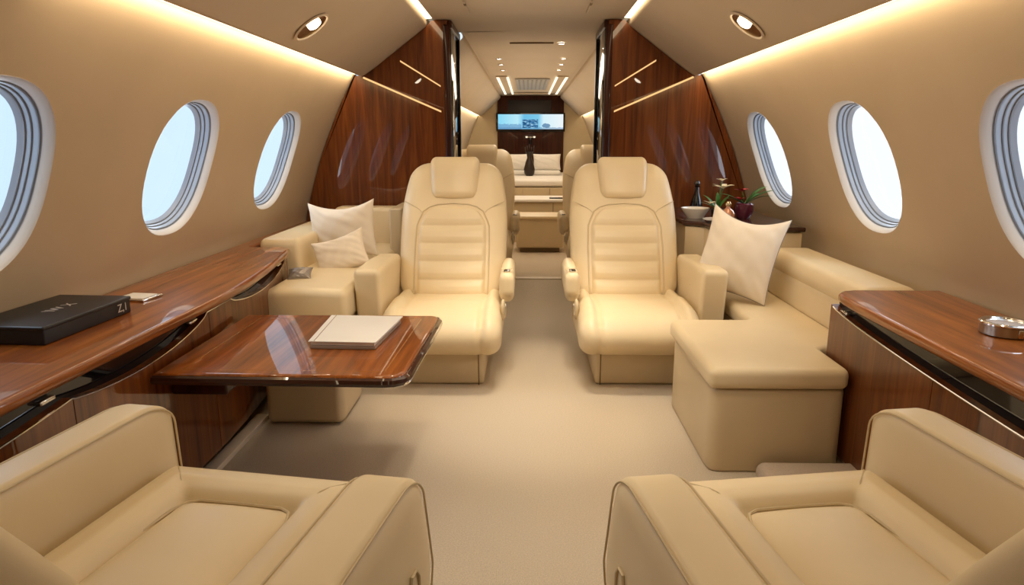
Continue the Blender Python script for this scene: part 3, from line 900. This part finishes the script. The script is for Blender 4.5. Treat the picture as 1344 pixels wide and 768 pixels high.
# lit ceiling tray and grille near the back
t = thing('ceiling_tray', 'lit rectangular ceiling tray above the far bed', 'ceiling light', (.055, 0, ZC))
b = B()
for s in (-1, 1):
    rb(b, (s * .36, 9.9, -.006), (.13, 3.1, .014), .004, flat=1, m=2)
rb(b, (0, 11.35, -.006), (.85, .16, .014), .004, flat=1, m=2)
obj('tray_frame', b, CEILM, t)
for s in (-1, 1):
    b = B(); rb(b, (s * .405, 9.9, -.012), (.035, 3.05, .006), .002, flat=1, m=2); obj('light_strip', b, LIGHT_SOFT, t)
    b = B(); rb(b, (s * .29, 9.9, -.012), (.028, 3.05, .006), .002, flat=1, m=2); obj('light_strip', b, LIGHT_SOFT, t)
t = thing('air_grille', 'grey rectangular air grille inside the lit ceiling tray', 'grille', (.06, 9.6, ZC))
b = B(); rb(b, (0, 0, -.002), (.42, 1.75, .014), .004, flat=1, m=2); obj('grille_frame', b, GREY_SLAT, t)
b = B()
for k in range(7): rb(b, (-.165 + .055 * k, 0, -.011), (.022, 1.62, .006), .002, flat=1, m=1)
obj('slats', b, plain('grille_slat', (.22, .21, .20), .5), t)

# ------------------------------------------------------------------ far cabin
cx = .055
t = thing('feature_panel', 'dark mahogany feature panel on the end wall around the TV', 'wall panel', (cx, YE, 0))
b = B(); rb(b, (0, -.02, .92), (1.12, .04, 1.82), .006, flat=1, m=2); obj('panel', b, WOOD_DK, t)
b = B(); rb(b, (-.02, -.045, 1.63), (.74, .012, .26), .004, flat=1, m=2); obj('dark_inset', b, plain('dark_veneer', (.008, .003, .002), .5), t)
b = B(); rb(b, (-.01, -.05, 1.262), (.22, .012, .022), .004, flat=1, m=2); obj('sound_bar', b, plain('blue_steel', (.25, .33, .5), .3, .8), t)
t = thing('wall_sconce', 'small chrome twin wall lamp below the TV', 'wall lamp', (cx, YE - .04, 1.13))
b = B(); tube(b, [(-.07, -.03, .02), (.07, -.03, .02)], .010); obj('cross_bar', b, CHROME, t)
b = B(); rb(b, (0, -.02, -.04), (.05, .03, .12), .01, flat=1, m=2); obj('wall_plate', b, BLACK, t)
for s in (-1, 1):
    b = B(); lathe(b, [(0, -.012), (.014, -.012), (.020, .012), (0, .016)], 16, (s * .066, -.03, .02)); obj('lamp', b, emit('sconce_glow', (1, .85, .6), 1.2), t)
# television
t = thing('television', 'wide bright television on the dark wood end wall', 'television', (cx, YE - .0585, 1.395))
b = B(); rb(b, (0, 0, 0), (1.16, .035, .31), .008, flat=1, m=2); obj('bezel', b, BLACK, t)
TVB = plain('tv_bezel', (.004, .006, .02), .15)
TV = bpy.data.materials.new('tv_picture'); TV.use_nodes = True
nt = TV.node_tree; nt.nodes.clear()
tc = nt.nodes.new('ShaderNodeTexCoord'); sx = nt.nodes.new('ShaderNodeSeparateXYZ'); nt.links.new(tc.outputs['Generated'], sx.inputs[0])
def M(op, a, c=None):
    n = nt.nodes.new('ShaderNodeMath'); n.operation = op
    for i, v in enumerate((a, c)):
        if v is None: continue
        if isinstance(v, (int, float)): n.inputs[i].default_value = v
        else: nt.links.new(v, n.inputs[i])
    return n.outputs[0]
def mixc(f, a, c):
    n = nt.nodes.new('ShaderNodeMixRGB')
    for i, v in enumerate((f, a, c)):
        if isinstance(v, tuple): n.inputs[i].default_value = (*v, 1)
        else: nt.links.new(v, n.inputs[i])
    return n.outputs[0]
u, v = sx.outputs['X'], sx.outputs['Z']
base = ramp(nt, u, [(.0, (.26, .72, .95)), (.3, (.52, .88, 1.)), (.40, (.16, .55, .85)), (.62, (.22, .62, .88)), (.70, (.70, .93, 1.)), (1., (.90, .97, 1.))])
nz = nt.nodes.new('ShaderNodeTexNoise'); nz.inputs['Scale'].default_value = 26; nz.inputs['Detail'].default_value = 4
nt.links.new(tc.outputs['Generated'], nz.inputs['Vector'])
sky = M('LESS_THAN', v, M('ADD', M('MULTIPLY', nz.outputs['Fac'], .5), .10))
left = M('LESS_THAN', u, .36)
c1 = mixc(M('MULTIPLY', M('MULTIPLY', sky, left), .75), base, (.16, .36, .62))
low = M('LESS_THAN', v, M('ADD', M('MULTIPLY', nz.outputs['Fac'], .28), -.02))
c2 = mixc(M('MULTIPLY', low, .6), c1, (.12, .28, .5))
# skiff shape in the right-hand third
ex = M('DIVIDE', M('SUBTRACT', u, .74), .07); ey = M('DIVIDE', M('SUBTRACT', v, .24), .17)
boat = M('LESS_THAN', M('ADD', M('MULTIPLY', ex, ex), M('MULTIPLY', ey, ey)), M('ADD', M('MULTIPLY', nz.outputs['Fac'], 1.2), .2))
c3 = mixc(M('MULTIPLY', boat, .85), c2, (.08, .22, .42))
box = M('MULTIPLY', M('MULTIPLY', M('GREATER_THAN', u, .375), M('LESS_THAN', u, .615)), M('MULTIPLY', M('GREATER_THAN', v, .08), M('LESS_THAN', v, .66)))
nz2 = nt.nodes.new('ShaderNodeTexNoise'); nz2.inputs['Scale'].default_value = 16; nz2.inputs['Detail'].default_value = 3
nt.links.new(tc.outputs['Generated'], nz2.inputs['Vector'])
pic = ramp(nt, nz2.outputs['Fac'], [(.40, (.01, .05, .16)), (.52, (.06, .25, .5)), (.62, (.45, .75, .9))])
c4 = mixc(box, c3, pic)
em = N(nt, 'ShaderNodeEmission', Strength=.95); nt.links.new(c4, em.inputs['Color'])
oo = nt.nodes.new('ShaderNodeOutputMaterial'); nt.links.new(em.outputs[0], oo.inputs[0])
b = B(); rb(b, (0, -.019, .008), (1.10, .004, .245), .001, flat=1, m=1); obj('screen', b, TV, t)

# bed with pillows, cabinets in front of it
t = thing('bed', 'wide bed with white top and three-panel beige front below the TV', 'bed', (cx, 9.5, 0))
b = B(); rb(b, (.1, 1.2, .235), (1.55, 2.4, .47), .02, flat=2, m=2); obj('bed_base', b, LEATHER_D, t)
for k in range(3):
    b = B(); rb(b, (-.30 + .37 * k if k else -.40, -.012, .36), (.36, .02, .20), .006, flat=1, m=2); obj('front_panel', b, LEATHER_D, t)
b = B(); rb(b, (.1, 1.2, .522), (1.6, 2.44, .085), .03, flat=2, m=4); obj('mattress', b, LINEN, t)
for x, lab in ((-.19, 'white flanged pillow propped on the far bed, on the side of the vent-side armchair'), (.285, 'white flanged pillow on the far bed beside the small brown box')):
    b = B(); rb(b, (x + cx - .03, 11.0, .603), (.42, .40, .07), .03, flat=2, m=4)
    tag(obj('folded_sheet', b, LINEN, angle=180), 'folded white sheet under the far pillow ' + ('half hidden behind an armchair' if x < 0 else 'next to the small brown box'), 'sheet', 'folded sheets on the far bed')
    p = cushion('bed_pillow', 'white square pillow propped on the far bed ' + ('half hidden behind an armchair' if x < 0 else 'next to the small brown box'), 'pillow', (x + cx - .03, 10.94, .642), (R(-12), 0, 0), .43, .25, .12, LINEN, LINEN, seed=int(20 + x * 10), pinch=.06, group='pillows on the far bed')
t = thing('vase', 'dark brown fluted vase between the two white pillows on the bed', 'vase', (cx - .02, 10.66, .568))
prof = [(0, 0), (.05, 0), (.075, .03), (.085, .10), (.06, .20), (.035, .27), (.045, .33), (.06, .36), (0, .35)]
VDK = plain('dark_bronze', (.018, .009, .006), .35)
b = B(); lathe(b, prof, 24); obj('vase_body', b, VDK, t)
b = B()
for k in range(5): tube(b, [(-.05 + .025 * k, 0, .33), (-.07 + .035 * k, .01 * (k % 2), .43 + .02 * (k % 3))], .006, 6)
obj('stems', b, VDK, t)
t = thing('trinket_box', 'small brown box at the edge of the bed beside the pillow', 'box', (cx + .545, 10.7, .568))
b = B(); rb(b, (0, 0, .03), (.09, .09, .06), .008, flat=1, m=2); obj('box_base', b, WOOD_DK, t)
b = B(); rb(b, (0, 0, .068), (.095, .095, .016), .005, flat=1, m=2); obj('lid', b, plain('rose_leather', (.55, .33, .25), .5), t)

t = thing('low_console', 'low beige console with pale top between the far bed and the aisle box', 'console', (cx + .05, 7.5, 0))
b = B(); rb(b, (.08, .25, .22), (.95, .5, .44), .015, flat=1, m=2); obj('body', b, LEATHER_D, t)
b = B(); rb(b, (.08, .24, .458), (1.0, .55, .03), .010, flat=1, m=3); obj('top', b, LINEN, t)
b = B(); tube(b, [(.18, -.002, .03), (.18, -.002, .43)], .003, 6); obj('seam', b, SEAM, t)
b = B(); rb(b, (cx + .27, 7.60, .479), (.16, .10, .010), .003, flat=1, m=2); tag(obj('tablet', b, BLACK), 'thin dark tablet lying on the pale console top', 'tablet')
t = thing('aisle_box', 'beige leather box with pale rim standing at the end of the aisle', 'box', (cx + .075, 6.75, 0))
b = B(); rb(b, (0, .2, .20), (.47, .36, .30), .02, flat=1, m=3); obj('body', b, LEATHER_D, t)
b = B(); rb(b, (0, .2, .355), (.50, .40, .03), .012, flat=1, m=3); obj('rim', b, LEATHER, t)
b = B(); rb(b, (0, .23, .025), (.40, .28, .05), .006, flat=1, m=2); obj('plinth', b, SEAM, t)
b = B(); rb(b, (cx + .03, 5.47, .004), (.62, .07, .012), .004, flat=1, m=2); struct('floor_threshold', b, KICK)

# ------------------------------------------------------------------ world and lights
w = bpy.data.worlds.new('sky'); S.world = w; w.use_nodes = True
nt = w.node_tree; nt.nodes.clear()
tc = nt.nodes.new('ShaderNodeTexCoord'); sx = nt.nodes.new('ShaderNodeSeparateXYZ'); nt.links.new(tc.outputs['Generated'], sx.inputs[0])
mp = nt.nodes.new('ShaderNodeMapRange'); mp.inputs[1].default_value = -1; mp.inputs[2].default_value = 1
nt.links.new(sx.outputs['X'], mp.inputs[0])
rc = ramp(nt, mp.outputs[0], [(.0, (.55, .77, .98)), (.35, (.66, .84, 1.)), (.65, (.90, .95, 1.)), (1., (.94, .97, 1.))])
bg = N(nt, 'ShaderNodeBackground', Strength=1.15); nt.links.new(rc, bg.inputs['Color'])
o = nt.nodes.new('ShaderNodeOutputWorld'); nt.links.new(bg.outputs[0], o.inputs[0])

def area(name, loc, size, sizey, energy, color, rot=(0, 0, 0), spread=None):
    l = bpy.data.lights.new(name, 'AREA'); l.shape = 'RECTANGLE'; l.size = size; l.size_y = sizey; l.energy = energy; l.color = color
    if spread: l.spread = spread
    ob = bpy.data.objects.new(name, l); COL.objects.link(ob); ob.location = loc; ob.rotation_euler = rot
    return ob
def spot(name, loc, target, energy, color, angle=70, blend=.6, r=.03):
    l = bpy.data.lights.new(name, 'SPOT'); l.energy = energy; l.color = color; l.spot_size = math.radians(angle); l.spot_blend = blend; l.shadow_soft_size = r
    ob = bpy.data.objects.new(name, l); COL.objects.link(ob); ob.location = loc
    ob.rotation_euler = (Vector(target) - Vector(loc)).to_track_quat('-Z', 'Y').to_euler()
    return ob
WARM = (1., .81, .55); WARM2 = (1., .87, .68); COOL = (.74, .86, 1.)
for s in (-1, 1):
    area('cove_lamp', (s * 1.068, 3.05, 1.492), .02, 2.8, 5.8, WARM, (0, s * R(-38), 0))
    area('cove_lamp', (.05 + s * .85, 8.5, 1.492), .02, 6.5, 8, WARM, (0, s * R(-38), 0))
    for yc in WINS[s]:
        area('window_skylight', (s * 1.75, yc, 1.10), .7, .7, 8, COOL, (0, s * R(80), 0))
area('cove_uplight', (.05, 8.4, 1.30), .9, 5.8, 9, WARM2, (PI, 0, 0))  # added fill aimed up at the far ceiling, unseen in mid-cabin
area('cove_uplight', (0, 2.9, 1.45), 1.0, 3.0, 2.5, WARM2, (PI, 0, 0))  # weaker added fill below the main ceiling, no fixture there
area('ceiling_lamp', (0, 2.3, ZC - .03), .7, 3.4, 9, WARM2)
area('ceiling_lamp', (.05, 8.4, ZC - .03), .5, 5.5, 30, WARM2)
for s in (-1, 1):
    spot('aisle_spot', (s * .30 + .05, 2.25, ZC - .03), (s * .42 + .06, 3.2, .4), 23, WARM2, 64, .7)
    spot('aisle_spot', (s * .08 + .05, 2.9, ZC - .03), (s * .08 + .05, 2.9, 0), 30, WARM2, 56, .6)
    spot('aisle_spot', (s * .12 + .05, 1.75, ZC - .03), (s * .12 + .08, 1.85, 0), 22, WARM2, 62, .7)

# ------------------------------------------------------------------ camera
F = 900.
p = math.atan(200 / F); psi = math.atan(20 / F * math.cos(p))
cam = bpy.data.cameras.new('camera'); cam.sensor_width = 36; cam.lens = F / 1344 * 36; cam.clip_start = .02
co = bpy.data.objects.new('camera', cam); COL.objects.link(co)
co.location = (0, 0, 1.10); co.rotation_euler = (PI / 2 - p, 0, psi)
S.camera = co
S.view_settings.view_transform = 'Standard'
S.view_settings.look = 'None'
S.view_settings.exposure = 0.0
